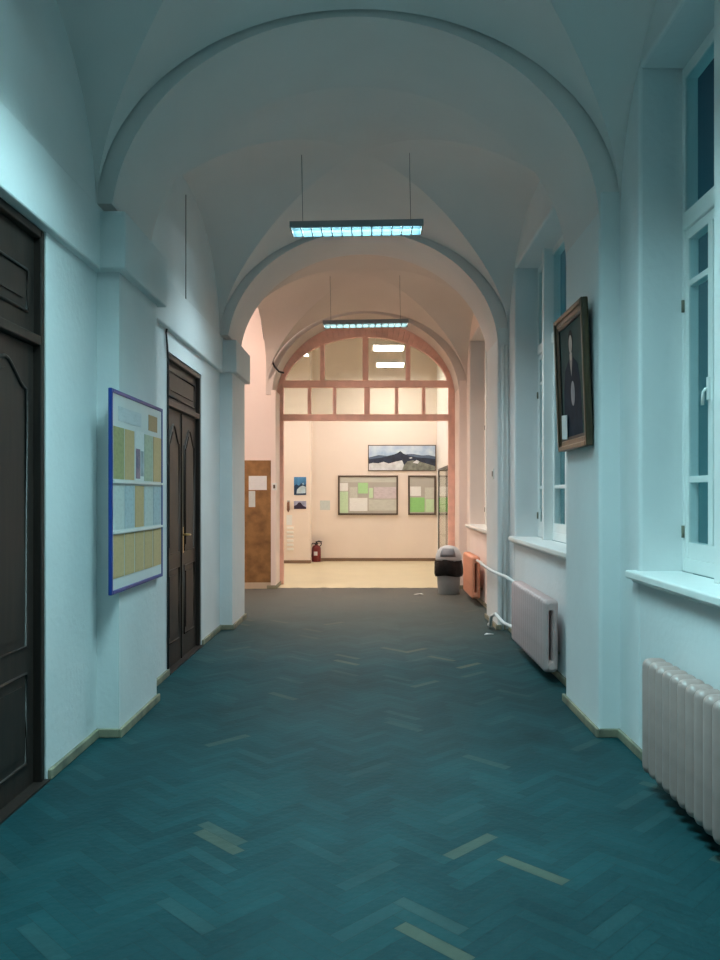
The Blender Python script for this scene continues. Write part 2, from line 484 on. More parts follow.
# ------------------------------------------------------------------ doors
def outline(u0, u1, z0, z1, ogee):
    pts = [(u0, z0), (u1, z0)]
    if not ogee: return pts + [(u1, z1), (u0, z1)]
    n = 14; top = []
    for k in range(n + 1):
        t = k / n; s = abs(2 * t - 1)
        hgt = 1 - (s * s * (3 - 2 * s))
        top.append((u1 + (u0 - u1) * t, z1 - ogee + ogee * hgt))
    return pts + top
def panel(parent, x, u0, u1, z0, z1, ogee=0):
    """raised moulding ring plus fielded middle, facing +X"""
    o = outline(u0, u1, z0, z1, ogee)
    b = MB()
    b.tube([(x + .001, p[0], p[1]) for p in o], .011, seg=6, closed=True)
    d = .055
    i = outline(u0 + d, u1 - d, z0 + d, z1 - d, ogee * .8)
    b.prism(i, 'x', x - .002, x + .008)
    return b.build('door_panel', 'darkwood', parent)
def make_door(name, label, y0, y1, h, leaf_h, splits, trans):
    d = thing(name, label, 'door', (0, 0, 0), kind='structure')
    xf, xl = XL - .005, XL - .045
    f = MB(); t = .045
    f.box(xl - .06, xf, y0, y0 + t, 0, h); f.box(xl - .06, xf, y1 - t, y1, 0, h)
    f.box(xl - .06, xf, y0 + t, y1 - t, h - t, h); f.box(xl - .06, xf, y0 + t, y1 - t, leaf_h, leaf_h + .05)
    f.build('frame', 'darkwood', d, bevel=.006)
    tp = MB().box(xl - .04, xl, y0 + t, y1 - t, leaf_h + .05, h - t).build('transom_panel', 'darkwood', d)
    panel(tp, xl, y0 + t + .09, y1 - t - .09, trans[0], trans[1])
    ym = (y0 + y1) / 2
    lz, uz, uz1, og = splits
    for a, c in ((y0 + t, ym), (ym, y1 - t)):
        lf = MB().box(xl - .04, xl, a + .003, c - .003, .012, leaf_h - .004).build('leaf', 'darkwood', d, bevel=.004)
        panel(lf, xl, a + .10, c - .10, lz[0], lz[1])
        panel(lf, xl, a + .10, c - .10, uz, uz1, og)
        if a > y0 + t + .1:
            hn = MB()
            hn.box(xl - .001, xl + .008, ym + .025, ym + .06, .98, 1.22)
            hn.tube([(xl + .006, ym + .042, 1.15), (xl + .05, ym + .042, 1.15), (xl + .055, ym + .06, 1.15), (xl + .05, ym + .15, 1.145)], .010)
            hn.build('handle', 'brass', lf)
    st = MB().box(xl + .0, xl + .012, ym - .022, ym + .022, .012, leaf_h - .01).build('meeting_strip', 'darkwood', d, bevel=.004)
    MB().box(XL - .1, XL + .02, y0, y1, 0, .012).build('threshold', 'darkwood', d)
    return d
make_door('door_1', 'dark brown panelled double door cut off at the picture edge', 2.78, 4.22, 2.895, 2.29, ((.14, .60), .74, 2.18, .13), (2.45, 2.66))
make_door('door_2', 'dark brown panelled double door beyond the blue-framed notice board', 6.75, 8.06, 2.725, 2.28, ((.22, .86), 1.00, 2.14, .16), (2.38, 2.60))

# cables beside the doors
pts = [(XL + .012, 6.70, .06), (XL + .012, 6.70, 1.5), (XL + .012, 6.70, 2.66), (XL + .014, 6.67, 2.74), (XL + .016, 6.64, 2.80), (XL + .014, 6.63, 2.86), (XL + .012, 6.66, 2.90)]
tag(MB().tube(pts, .009).build('cable', 'cable'), 'dark cable looping down the edge of the far dark door', 'cable')
tag(MB().tube([(XL + .008, 7.36, 3.28), (XL + .008, 7.36, 4.28)], .004).build('wall_cable', 'thread'),
    'thin grey wire hanging straight down the wall high above the far door', 'cable')

tag(MB().tube([(-1.80, 13.085, 4.38), (-1.76, 13.085, 4.1), (-1.69, 13.085, 3.86), (-1.60, 13.08, 3.64), (-1.52, 13.08, 3.55), (-1.44, 13.08, 3.53)], .016).build('wall_cable', 'cable'),
    'dark brown cable curving along the passage arch towards the salmon fanlight', 'cable')

# ------------------------------------------------------------------ fanlight partition in the end arch
def fanlight():
    Y0, Y1 = 13.72, 13.82
    w = thing('window_4', 'salmon-framed arched fanlight over the opening into the hall', 'window', (AXC, 13.77, 0), kind='structure')
    AHW = 1.49
    FS, FR = 3.34, 1.02           # spring and rise of the glazed arch
    def ell(x, off=0.0):
        a, c = AHW - off, FR - off
        return FS + c * math.sqrt(max(0, 1 - (x / a) ** 2))
    d0, d1 = Y0 - 13.77, Y1 - 13.77
    f = MB(); T = .115
    K = 48
    # arch ring
    for k in range(K):
        a0, a1 = PI * k / K, PI * (k + 1) / K
        def P(a, inner):
            if inner: return (-(AHW - .075) * math.cos(a), FS + (FR - T) * math.sin(a))
            return (-1.535 * math.cos(a), ASPR + (ARISE + .005) * math.sin(a))
        f.prism([P(a0, 0), P(a1, 0), P(a1, 1), P(a0, 1)], 'y', d0, d1)
    TJ = .075
    f.box(-AHW - .04, -AHW + TJ, d0, d1, 0, ASPR); f.box(AHW - TJ, AHW + .04, d0, d1, 0, ASPR)
    f.box(-AHW - .03, -AHW + TJ, d0 + .003, d1 - .003, ASPR, FS + .04); f.box(AHW - TJ, AHW + .03, d0 + .003, d1 - .003, ASPR, FS + .04)
    zb0, zb1, zm0, zm1 = 2.81, 2.92, 3.38, 3.50
    f.box(-AHW + .05, AHW - .05, d0 - .012, d1 - .004, zb0, zb1); f.box(-AHW + .05, AHW - .05, d0 - .012, d1 - .004, zm0, zm1)
    hb = .03
    s = 13.77 / 800
    low = [(px - 372) * s - AXC for px in (309.6, 334.6, 367.0, 396.6, 423.6)]
    up = [(px - 372) * s - AXC for px in (322.5, 365.5, 408.0)]
    for i, x in enumerate(low):
        h = .05 if i == 2 else hb
        f.box(x - h, x + h, d0 + .01, d1 - .01, zb1, zm0)
    for i, x in enumerate(up):
        h = .05 if i == 1 else .04
        f.box(x - h, x + h, d0 + .01, d1 - .01, zm1, ell(x, T * .5))
    f.build('frame', 'salmon', w, bevel=.008)
    e = [-AHW + T * .8] + low + [AHW - T * .8]
    for a, c in zip(e, e[1:]):
        MB().box(a, c, -.004, .004, zb1 - .01, zm0 + .01).build('pane', 'glassclear', w)
    e = [-AHW + T * .9] + up + [AHW - T * .9]
    for a, c in zip(e, e[1:]):
        n = 12
        top = [(c + (a - c) * k / n, max(zm1, ell(c + (a - c) * k / n, T * .7))) for k in range(n + 1)]
        MB().prism([(a, zm1 - .01), (c, zm1 - .01)] + top, 'y', -.004, .004).build('pane', 'glassclear', w)
fanlight()

# ------------------------------------------------------------------ louvred pendant lamps
def make_lamp(x, y, col, power, label):
    t = thing('pendant_lamp', label, 'lamp', (x, y, 3.96), 'louvred fluorescent lamps hung along the vault')
    L, W, H = .61, .14, .075
    h = MB()
    h.box(-L, L, -W, W, .052, .060); h.box(-L * .8, L * .8, -.05, .05, .060, H)
    h.box(-L, L, -W, -W + .006, 0, .052); h.box(-L, L, W - .006, W, 0, .052)
    h.build('housing', 'fixture', t, bevel=.004)
    lv = MB()
    for k in range(14):
        xx = -L + .01 + (2 * L - .02) * k / 13
        lv.mi = 1
        lv.box(xx - .005, xx + .005, -W + .006, W - .006, 0.0, .030)
    lv.mi = 0
    for y_ in (-W + .012, -W * .36, W * .36 , W - .012): lv.box(-L, L, y_ - .003, y_ + .003, .001, .046)
    lv.build('louvre', ['louvreblue', 'fixtureframe'], t)
    for s in (-1, 1):
        MB().tube([(-L + .03, s * .065, .040), (L - .03, s * .065, .040)], .006, seg=8).build('tube', emit('tube_glow', (.30, .72, .92), 1.0), t)
    for s in (-.5, .5):
        MB().tube([(s, 0, H), (s, 0, .72)], .003, seg=6).build('wire', 'thread', t)
    la = bpy.data.lights.new('lamp_light', 'AREA'); la.shape = 'RECTANGLE'; la.size = 2 * L - .06; la.size_y = 2 * W - .04
    la.energy = power; la.color = col; la.spread = math.radians(170)
    lo = bpy.data.objects.new('lamp_light', la); C.objects.link(lo); lo.parent = t; lo.location = (0, 0, .050)
    t.rotation_euler = (0, math.radians(-1.0), 0)
    return t
LAMPS = [
    (-.12, BAYC[0], (.50, .92, 1.0), 55, 'hanging louvred lamp behind the viewer, above the near bay'),
    (-.12, BAYC[1], (.52, .93, 1.0), 225, 'hanging louvred lamp over the bay of the cut-off dark door'),
    (-.14, BAYC[2] - .03, (.67, .92, 1.0), 140, 'larger of the two lit louvred lamps in view, hanging mid-corridor on two wires'),
    (-.09, BAYC[3], (1.0, .90, .80), 125, 'smaller of the two lit louvred lamps in view, hanging before the salmon fanlight'),
]
for a in LAMPS: make_lamp(*a)

# hall ceiling lights
def hall_lamp(x, y, label, e=13):
    t = thing('hanging_light', label, 'lamp', (x, y, 4.47), 'square lights hung from the hall ceiling')
    f = MB(); f.box(-.32, .32, -.32, -.29, -.07, 0); f.box(-.32, .32, .29, .32, -.07, 0); f.box(-.32, -.29, -.29, .29, -.07, 0); f.box(.29, .32, -.29, .29, -.07, 0)
    f.box(-.29, .29, -.29, .29, -.03, 0)
    f.build('frame', 'hallwhite', t)
    for s_ in (-.25, .25): MB().tube([(s_, 0, 0), (s_, 0, .93)], .006, seg=6).build('wire', 'hallwhite', t)
    MB().box(-.29, .29, -.29, .29, -.06, -.03).build('diffuser', HL_E, t)
HL_E = emit('warm_diffuser', (1.0, .91, .83), 33)
hall_lamp(.32, 15.6, 'square hanging hall light seen through the fanlight, the nearer one')
hall_lamp(.40, 17.6, 'square hanging hall light seen through the fanlight, by the end wall')
hall_lamp(-1.6, 16.2, 'square hanging light in the hall hidden above the archway side')
hall_lamp(-3.8, 16.2, 'square hanging light deep in the unseen side of the hall')
t = thing('ceiling_light', 'round warm ceiling light of the side passage', 'lamp', (-3.0, 11.5, 4.7))
MB().lathe([(.20, 0), (.20, -.03), (.17, -.07), (.06, -.09)]).build('diffuser', emit('warm_bowl', (1.0, .80, .69), 160), t)

# ------------------------------------------------------------------ radiators
def section_mesh():
    b = MB(); D, Hh, Wd = .115, .575, .090
    # outer ring profile in (x, z) with a vertical slot, extruded along y
    def rr(x0, x1, z0, z1, r, n=5):
        out = []
        for (cx, cz, a0) in ((x1 - r, z0 + r, -90), (x1 - r, z1 - r, 0), (x0 + r, z1 - r, 90), (x0 + r, z0 + r, 180)):
            for k in range(n + 1):
                a = math.radians(a0 + 90 * k / n); out.append((cx + r * math.cos(a), cz + r * math.sin(a)))
        return out
    O = rr(0, D, 0, Hh, .034); I = rr(.046, .070, .085, Hh - .085, .014)
    prof = ((-Wd / 2, -.034), (-Wd / 2 + .006, -.020), (-.016, .002), (0, .006), (.016, .002), (Wd / 2 - .006, -.020), (Wd / 2, -.034))
    n = len(O)
    def off(P, d, cx, cz):   # grow the outline outward by d, roughly
        out = []
        for i in range(len(P)):
            a, c = Vector(P[i - 1]), Vector(P[(i + 1) % len(P)])
            t = (c - a).normalized(); out.append((P[i][0] + t.y * d, P[i][1] - t.x * d))
        return out
    ro, ri = [], []
    for y, d in prof:
        ro.append([b.bm.verts.new((x, y, z)) for x, z in off(O, d, 0, 0)])
        ri.append([b.bm.verts.new((x, y, z)) for x, z in off(I, -d * .4, 0, 0)])
    for A, B in zip(ro, ro[1:]):
        for i in range(n):
            f = b._f([A[i], A[(i + 1) % n], B[(i + 1) % n], B[i]]); f.smooth = True
    for A, B in zip(ri, ri[1:]):
        for i in range(n): b._f([A[i], B[i], B[(i + 1) % n], A[(i + 1) % n]])
    for A, B in ((ro[0], ri[0]), (ro[-1], ri[-1])):
        for i in range(n): b._f([A[i], A[(i + 1) % n], B[(i + 1) % n], B[i]])
    # hubs joining to the next section
    for z in (.05, Hh - .05):
        b.tube([(D / 2, -.047, z), (D / 2, .047, z)], .026, seg=10)
    return b
def make_radiator(x, ynear, n, material, label, group='cast-iron radiators under the windows', z=.10, pitch=.0935):
    D_ = .115
    t = thing('radiator', label, 'radiator', (x, ynear, 0), group)
    first = None
    for k in range(n):
        if first is None:
            first = section_mesh().build('section', material, t); o = first
        else:
            o = first.copy(); C.objects.link(o); o.parent = t
        o.location = (0, pitch * (k + .5), z)
    for k in (2, n - 3):
        yy = pitch * k
        MB().tube([(.165, yy, z + .12), (D_ - .02, yy, z + .12)], .012, seg=8).build('bracket', 'skirt', t)
    for s in (0, 1):
        MB().tube([(.0575, (0 if s == 0 else n * pitch) + (-.02 if s == 0 else -.01), z + .05), (.0575, (0.01 if s == 0 else n * pitch + .02), z + .05)], .028, seg=6).build('plug', material, t)
    return t
RX = 1.372
make_radiator(RX + .01, 2.62, 16, 'mauvegrey', 'grey-mauve ribbed radiator nearest the viewer, under the first window')
make_radiator(RX, 6.38, 16, 'mauve', 'mauve radiator under the window beyond the portrait')
make_radiator(RX + .0, 11.0, 11, 'orangeenamel', 'salmon-orange radiator behind the grey litter bin')

# heating pipe on the far pilaster
t = thing('heating_pipe', 'white heating pipes running down the far window-side pilaster to the radiators', 'pipe', (0, 0, 0))
MB().tube([(XR - .035, 8.97, 0.02), (XR - .035, 8.97, 3.2)], .016, seg=10).build('riser', 'plaster', t)
MB().tube([(XR - .09, 8.93, 0.02), (XR - .09, 8.93, 3.2)], .013, seg=10).build('riser', 'plaster', t)
MB().tube([(1.445, 7.89, .63), (1.445, 8.6, .64), (1.36, 8.99, .66), (1.345, 9.2, .67), (1.345, 9.9, .68), (1.38, 10.1, .67), (1.443, 10.98, .63)], .017, seg=10).build('upper_branch', 'plaster', t)
MB().tube([(1.445, 7.90, .15), (1.443, 8.15, .17), (1.40, 8.5, .16), (1.35, 8.75, .22), (1.33, 8.92, .17), (1.335, 9.05, .05), (1.345, 9.2, .035)], .019, seg=10).build('lower_branch', 'plaster', t)

# ------------------------------------------------------------------ blue-framed notice board on the first pilaster
BX = -1.560                      # face of the backing
BY0, BY1, BZ0, BZ1 = 4.78, 5.95, .91, 2.155
t = thing('notice_board', 'blue-framed white notice board with rows of papers on the pilaster', 'notice board', (BX, BY0, BZ0))
w_, h_ = BY1 - BY0, BZ1 - BZ0
MB().box(-.014, 0, .01, w_ - .01, .01, h_ - .01).build('backing', 'boardwhite', t)
f = MB(); q = .026
f.box(-.018, .006, 0, q, 0, h_); f.box(-.018, .006, w_ - q, w_, 0, h_)
f.box(-.018, .006, q, w_ - q, 0, q); f.box(-.018, .006, q, w_ - q, h_ - q, h_)
f.build('frame', 'bluealu', t, bevel=.006)
for z in (.375, .685):
    MB().box(0, .012, q, w_ - q, z - .008, z + .008).build('ledge', 'whitepaint', t)
MB().box(0, .003, .14, .62, 1.06, 1.15).build('heading_strip', paper_mat('heading', (.66, .71, .74), .18, 6), t)

P = {k: paper_mat('paper_' + k, c, i) for k, c, i in (
    ('olive', (.42, .40, .19), .3), ('tan', (.68, .47, .24), .12), ('pale', (.62, .68, .66), .18), ('blue', (.50, .60, .64), .25),
    ('green', (.52, .56, .42), .25), ('orange', (.52, .34, .18), .15), ('rose', (.62, .56, .60), .3), ('white', (.80, .82, .82), .10),
    ('lime', (.28, .62, .22), .12), ('mint', (.55, .74, .50), .15), ('grey', (.58, .60, .55), .22), ('lightgreen', (.42, .72, .36), .12))}
def sheet_left(u0, u1, z0, z1, m_, label, grp, name='paper_notice'):
    b = MB().box(0, .0022, 0, u1 - u0, 0, z1 - z0)
    o = b.build(name, P[m_]); o.location = (BX + .0006, BY0 + u0, BZ0 + z0)
    return tag(o, label, 'paper', grp)
row_u = [(.042, .246), (.264, .464), (.482, .682), (.700, .900), (.918, 1.128)]
ords = ['first from the viewer', 'second from the viewer', 'middle', 'fourth from the viewer', 'last from the viewer']
rows = [(.70, 1.02, ['olive', 'tan', None, 'green', 'tan'], ['olive-green', 'tan', '', 'pale green', 'tan'], 'top row'),
        (.39, .665, ['pale', 'blue', 'tan', 'pale', 'blue'], ['off-white', 'pale blue', 'tan', 'off-white', 'blue-grey'], 'middle row'),
        (.095, .36, ['tan'] * 5, ['tan'] * 5, 'bottom row')]
for z0, z1, ms, cs, rn in rows:
    for (u0, u1), m_, c_, od in zip(row_u, ms, cs, ords):
        if m_ is None: continue
        sheet_left(u0, u1, z0, z1, m_, '%s sheet in the %s of the blue-framed board, %s' % (c_, rn, od), 'papers on the blue-framed board')
# white poster with a rose photograph
t = thing('poster', 'white poster with a rose and blue-grey picture on the blue-framed board', 'poster', (BX + .0006, BY0 + .482, BZ0 + .70), 'papers on the blue-framed board')
MB().box(0, .0022, 0, .200, 0, .33).build('sheet', P['white'], t)
MB().box(.0022, .0032, .012, .11, .012, .21).build('picture', mat('rose_print', (.42, .25, .32), .6, var=.6, vscale=14, dark=(.12, .13, .22)), t)
MB().box(.0022, .0032,   .120, .192, .03, .20).build('picture', mat('grey_print', (.45, .52, .58), .6, var=.4, vscale=16), t)
sheet_left(.80, 1.02, 1.055, 1.165, 'orange', 'small orange-brown card at the top corner of the blue-framed board', 'papers on the blue-framed board', 'note_card')

# ------------------------------------------------------------------ framed portrait on the right pilaster
PWd, PH = .775, .95
t = thing('portrait', 'gilt-framed portrait of a standing dark-clothed person tilted out from the pilaster', 'picture', (PR - .010, 5.09, 1.83))
def ring(b, w, h, q, x0, x1):
    b.box(x0, x1, 0, q, 0, h); b.box(x0, x1, w - q, w, 0, h); b.box(x0, x1, q, w - q, 0, q); b.box(x0, x1, q, w - q, h - q, h)
f = MB(); ring(f, PWd, PH, .07, -.035, .0); ring(f, PWd, PH, .035, -.047, -.03)
f.build('frame', 'gilt', t, bevel=.008)
f = MB()
q0 = .07
f.box(-.030, -.012, q0, q0 + .02, q0, PH - q0); f.box(-.030, -.012, PWd - q0 - .02, PWd - q0, q0, PH - q0)
f.box(-.030, -.012, q0, PWd - q0, q0, q0 + .02); f.box(-.030, -.012, q0, PWd - q0, PH - q0 - .02, PH - q0)
f.build('slip', mat('dark_slip', (.03, .024, .018), .5), t)
MB().box(-.02, -.012, q0, PWd - q0, q0, PH - q0).build('canvas', mat('canvas_ground', (.045, .085, .080), .7, var=.3, vscale=6, spec=.15), t)
# painted figure: flat paint on the canvas (face -X)
cm = [mat('paint_coat', (.018, .028, .045), .75, var=.3, vscale=9, spec=.15), mat('paint_skin', (.40, .38, .34), .5, var=.2, vscale=12),
      mat('paint_hair', (.012, .012, .012), .7, spec=.15), mat('paint_shirt', (.20, .21, .22), .5), mat('paint_hands', (.24, .27, .32), .5, var=.3, vscale=14)]
fg = MB(); xx = -.0205
def ellp(cy, cz, a, c, n=20): return [(cy + a * math.cos(2 * PI * k / n), cz + c * math.sin(2 * PI * k / n)) for k in range(n)]
mid = .40
fg.mi = 0; fg.prism([(mid - .24, .09), (mid + .24, .09), (mid + .22, .42), (mid + .17, .56), (mid + .06, .62), (mid - .06, .62), (mid - .17, .56), (mid - .22, .42)], 'x', xx - .001, xx)
fg.mi = 2; fg.prism(ellp(mid, .735, .060, .082), 'x', xx - .001, xx)
fg.mi = 1; fg.prism(ellp(mid, .72, .043, .062), 'x', xx - .002, xx - .001)
fg.mi = 1; fg.prism([(mid - .03, .60), (mid + .03, .60), (mid + .03, .66), (mid - .03, .66)], 'x', xx - .0015, xx - .0005)
fg.mi = 3; fg.prism([(mid - .035, .61), (mid + .035, .61), (mid, .50)], 'x', xx - .002, xx - .001)
fg.mi = 4; fg.prism(ellp(mid - .02, .38, .05, .085), 'x', xx - .002, xx - .001)
fg.build('painted_figure', cm, t)
t.rotation_euler = (0, math.radians(-2.2), 0)
o = MB().box(-.0022, 0, 0, .15, 0, .17).build('note_card', P['white']); o.location = (PR - .046, 5.62, 1.905); o.rotation_euler = (math.radians(4), math.radians(-2.2), 0)
tag(o, 'small white card tucked into the lower corner of the portrait frame', 'card')

# ------------------------------------------------------------------ side passage panel
CY = PY1 - .02
t = thing('wall_panel', 'tall mottled brown panel with two white papers at the passage corner', 'panel', (-2.9, CY - .03, 0))
MB().box(0, 1.243, 0, .03, .10, 2.10).build('board', 'cork', t)
MB().box(0, 1.24, -.012, .03, 0, .10).build('plinth', mat('pale_plinth', (.62, .50, .36), .6, var=.15), t)
def sheet_facing(x, z, w, h, y, m_, label, grp, name='paper_notice'):
    o = MB().box(0, w, -.002, 0, 0, h).build(name, P[m_] if isinstance(m_, str) else m_)
    o.location = (x, y - .0006, z)
    return tag(o, label, 'paper', grp)
s = CY / 800
sheet_facing((249 - 372) * s, 1.5 - (490 - 497) * s, 18 * s, 14 * s, CY - .03, 'white', 'landscape white sheet on the brown panel', None)
sheet_facing((249 - 372) * s, 1.5 - (507 - 497) * s, 6.5 * s, 16 * s, CY - .03, 'pale', 'narrow upright paper below the landscape sheet on the brown panel', None)

# ------------------------------------------------------------------ litter bin
t = thing('litter_bin', 'grey plastic litter bin with black bag and domed lid beside the archway', 'bin', (1.19, 12.42, 0))
MB().lathe([(.155, 0), (.165, .01), (.19, .40), (.195, .56), (.195, .57)], seg=32).build('body', 'binplastic', t)
bg = MB(); seg = 40
prof = [(.196, .30), (.212, .285), (.222, .33), (.216, .42), (.210, .50), (.199, .53)]
rings = [[bg.bm.verts.new(((r + .008 * math.sin(5 * a + 9 * z) + .004 * math.sin(11 * a + i)) * math.cos(a), (r + .008 * math.sin(5 * a + 9 * z) + .004 * math.sin(11 * a + i)) * math.sin(a), z + .012 * math.sin(3 * a + 1))) for a in [2 * PI * k / seg for k in range(seg)]] for i, (r, z) in enumerate(prof)]
for A, B in zip(rings, rings[1:]):
    for k in range(seg): bg._f([A[k], A[(k + 1) % seg], B[(k + 1) % seg], B[k]]).smooth = True
bg.build('bag', 'bag', t)
MB().lathe([(.202, .525), (.205, .55), (.20, .60), (.175, .665), (.13, .715), (.06, .745), (.01, .75)], seg=32).build('lid', 'binlid', t)
fl = MB()
fp = [(-.085, -.195, .60), (.085, -.195, .60)]
def dome(a, z):
    r = {.585: .206, .63: .195, .67: .175, .705: .145}[z]; return (r * math.sin(a), -r * math.cos(a), z)
zs = (.585, .63, .67, .705); rows_ = []
for z in zs: rows_.append([fl.bm.verts.new(Vector(dome(a, z)) * 1.0) for a in [(-.62 + .2 * k) - .15 for k in range(7)]])
for A, B in zip(rows_, rows_[1:]):
    for k in range(6): fl._f([A[k], A[k + 1], B[k + 1], B[k]]).smooth = True
fo = fl.build('flap', mat('flap_grey', (.15, .17, .20), .4), t)
sm = fo.modifiers.new('Solid', 'SOLIDIFY'); sm.thickness = .008; sm.offset = 1

# scrap of paper
b = MB(); pts = [(-.07, -.03), (.02, -.05), (.08, .0), (.05, .05), (-.04, .04)]
vs = [b.bm.verts.new((x, y, .004 + .012 * (i % 2))) for i, (x, y) in enumerate(pts)]; b._f(vs)
o = b.build('paper_scrap', P['white']); o.location = (.71, 12.3, 0.0); m_ = o.modifiers.new('Solid', 'SOLIDIFY'); m_.thickness = .003
tag(o, 'scrap of white paper on the floor near the litter bin', 'paper')
b = MB(); pts = [(-.05, -.02), (.03, -.03), (.06, .02), (-.02, .03)]
vs = [b.bm.verts.new((x, y, .004 + .01 * (i % 2))) for i, (x, y) in enumerate(pts)]; b._f(vs)
o = b.build('paper_scrap', P['white']); o.location = (1.27, 8.72, 0.0); m_ = o.modifiers.new('Solid', 'SOLIDIFY'); m_.thickness = .003
tag(o, 'tiny white scrap on the floor below the heating pipes', 'paper')

# ------------------------------------------------------------------ hall furnishings
HY = HALLY; s = HY / 800
def hx(px): return (px - 372) * s
def hz(py): return 1.5 - (py - 497) * s
def hall_board(px0, px1, py0, py1, label):
    t = thing('notice_board', label, 'notice board', (hx(px0), HY, hz(py1)), 'brown-framed notice boards in the hall')
    w, h = hx(px1) - hx(px0), hz(py0) - hz(py1)
    MB().box(0, w, -.03, -.002, 0, h).build('backing', 'boardgrey', t)
    f = MB(); q = .04
    f.box(0, q, -.05, -.03, 0, h); f.box(w - q, w, -.05, -.03, 0, h); f.box(q, w - q, -.05, -.03, 0, q); f.box(q, w - q, -.05, -.03, h - q, h)
    f.build('frame', 'boarddark', t)
    return t
hall_board(338, 398, 475.5, 515, 'brown-framed notice board with white and green sheets, below the mountain picture')
hall_board(408, 435.8, 475.5, 515, 'brown-framed notice board in the hall corner beside the glass showcase')
def hs(px0, px1, py0, py1, m_, label, d=.0):
    sheet_facing(hx(px0), hz(py1), (px1 - px0) * s, (py1 - py0) * s, HY - .0305 - d, m_, label, 'papers on the hall notice boards')
hs(340, 348, 483, 491, 'white', 'small white sheet at the upper corner of the wider hall board')
hs(340, 348.2, 491.5, 513, 'mint', 'tall mint-green sheet down the edge of the wider hall board')
hs(349.5, 357.5, 487, 498, 'grey', 'grey sheet beside the lime sheet on the wider hall board')
hs(358, 368, 482.8, 493.5, 'lightgreen', 'bright green sheet near the middle of the wider hall board')
hs(349.5, 367.5, 498, 511, 'white', 'large white sheet low on the wider hall board')
hs(374, 397, 487, 498.5, 'rose', 'wide pinkish-grey sheet on the wider hall board')
hs(369, 396.5, 499.5, 510.5, 'grey', 'wide grey-green sheet low on the wider hall board')
hs(369, 373, 488, 498, 'mint', 'narrow mint sheet in the middle of the wider hall board')
hs(340.5, 397, 477.5, 482.3, 'grey', 'long grey heading strip along the top of the wider hall board')
hs(410, 420.8, 486.5, 496, 'white', 'white sheet on the hall corner board')
hs(410, 424.5, 497.5, 512, 'lime', 'strong green sheet on the hall corner board')
hs(424.8, 434.5, 487.5, 498.5, 'grey', 'grey sheet at the edge of the hall corner board')
hs(425.3, 434.5, 499, 512, 'mint', 'pale mint sheet at the low edge of the hall corner board')

# mountain picture
t = thing('mountain_picture', 'wide framed mountain panorama with clouds high on the hall wall', 'picture', (hx(368), HY, hz(471)))
w, h = hx(436) - hx(368), hz(445) - hz(471)
MB().box(0, w, -.025, -.002, 0, h).build('frame', 'boarddark', t)
pm = [mat('pic_sky', (.62, .72, .82), .5, var=.35, vscale=4, dark=(.30, .45, .66)), mat('pic_rock', (.022, .035, .07), .5, var=.5, vscale=9), mat('pic_snow', (.70, .74, .78), .5, var=.25, vscale=9),
      mat('pic_far', (.10, .15, .24), .5, var=.3, vscale=8), mat('pic_scree', (.24, .26, .22), .5, var=.5, vscale=12)]
b = MB(); y = -.0255
def lay(m, pts, k): b.mi = m; b.prism([(.02 + p * (w - .04), .02 + q * (h - .04)) for p, q in pts], 'y', y - .0012 * k, y - .0012 * (k - 1))
lay(0, [(0, 0), (1, 0), (1, 1), (0, 1)], 1)
lay(3, [(0, .15), (1, .15), (1, .56), (.9, .62), (.8, .60), (.68, .66), (.58, .66), (.5, .6), (.4, .66), (.28, .58), (.15, .62), (0, .52)], 2)
lay(1, [(0, .28), (.2, .2), (.5, .22), (.75, .2), (1, .12), (1, .46), (.86, .50), (.74, .52), (.62, .58), (.52, .68), (.475, .78), (.43, .70), (.36, .62), (.27, .56), (.16, .50), (.06, .47), (0, .44)], 3)
lay(2, [(0, 0), (.5, 0), (.53, .22), (.50, .40), (.42, .36), (.30, .27), (.22, .34), (.14, .28), (.06, .30), (0, .26)], 4)
lay(4, [(.5, 0), (1, 0), (1, .16), (.88, .26), (.76, .36), (.66, .40), (.58, .36), (.53, .2)], 5)
lay(2, [(.66, .30), (.72, .42), (.76, .36), (.74, .26)], 6)
lay(2, [(.60, .5), (.64, .53), (.66, .5), (.63, .47)], 6)
b.build('picture', pm, t)

# small pictures on the forward wall section
s2 = 18.1 / 800
def gx(px): return (px - 372) * s2
def gz(py): return 1.5 - (py - 497) * s2
def small_pic(px0, px1, py0, py1, label, kind):
    t = thing('photo_print', label, 'picture', (gx(px0), 18.1, gz(py1)))
    w, h = gx(px1) - gx(px0), gz(py0) - gz(py1)
    MB().box(0, w, -.012, -.001, 0, h).build('mount', mat('photo_sky_%d' % kind, (.08, .30, .62) if kind else (.42, .45, .66), .4, var=.5, vscale=6), t)
    b = MB()
    def lay(m, pts, k): b.mi = m; b.prism([(p * w, q * h) for p, q in pts], 'y', -.012 - .001 * k, -.012 - .001 * (k - 1))
    if kind:
        lay(0, [(0, .0), (1, 0), (1, .62), (.8, .55), (.6, .66), (.4, .52), (.2, .6), (0, .5)], 1)
        lay(1, [(.2, .08), (.95, .1), (.98, .45), (.7, .52), (.45, .44), (.25, .3)], 2)
        lay(1, [(.66, .6), (.78, .7), (.8, .58)], 2)
    else:
        lay(0, [(0, 0), (1, 0), (1, .25), (.75, .4), (.55, .8), (.4, .85), (.2, .5), (0, .4)], 1)
    b.build('picture', [mat('photo_dark_%d' % kind, (.015, .05, .12) if kind else (.03, .02, .06), .4, var=.4, vscale=9), mat('photo_snow_%d' % kind, (.55, .70, .78), .4, var=.3, vscale=9)], t)
small_pic(294, 306.2, 477, 495, 'upright blue mountain photograph on the forward cream wall section', 1)
small_pic(294, 306.2, 501, 509, 'small landscape photograph of a dark peak below the blue photograph', 0)
sheet_facing(gx(286.5), gz(526), 5.5 * s2, 11 * s2, 18.1, 'white', 'narrow white paper above the wall vent', None)
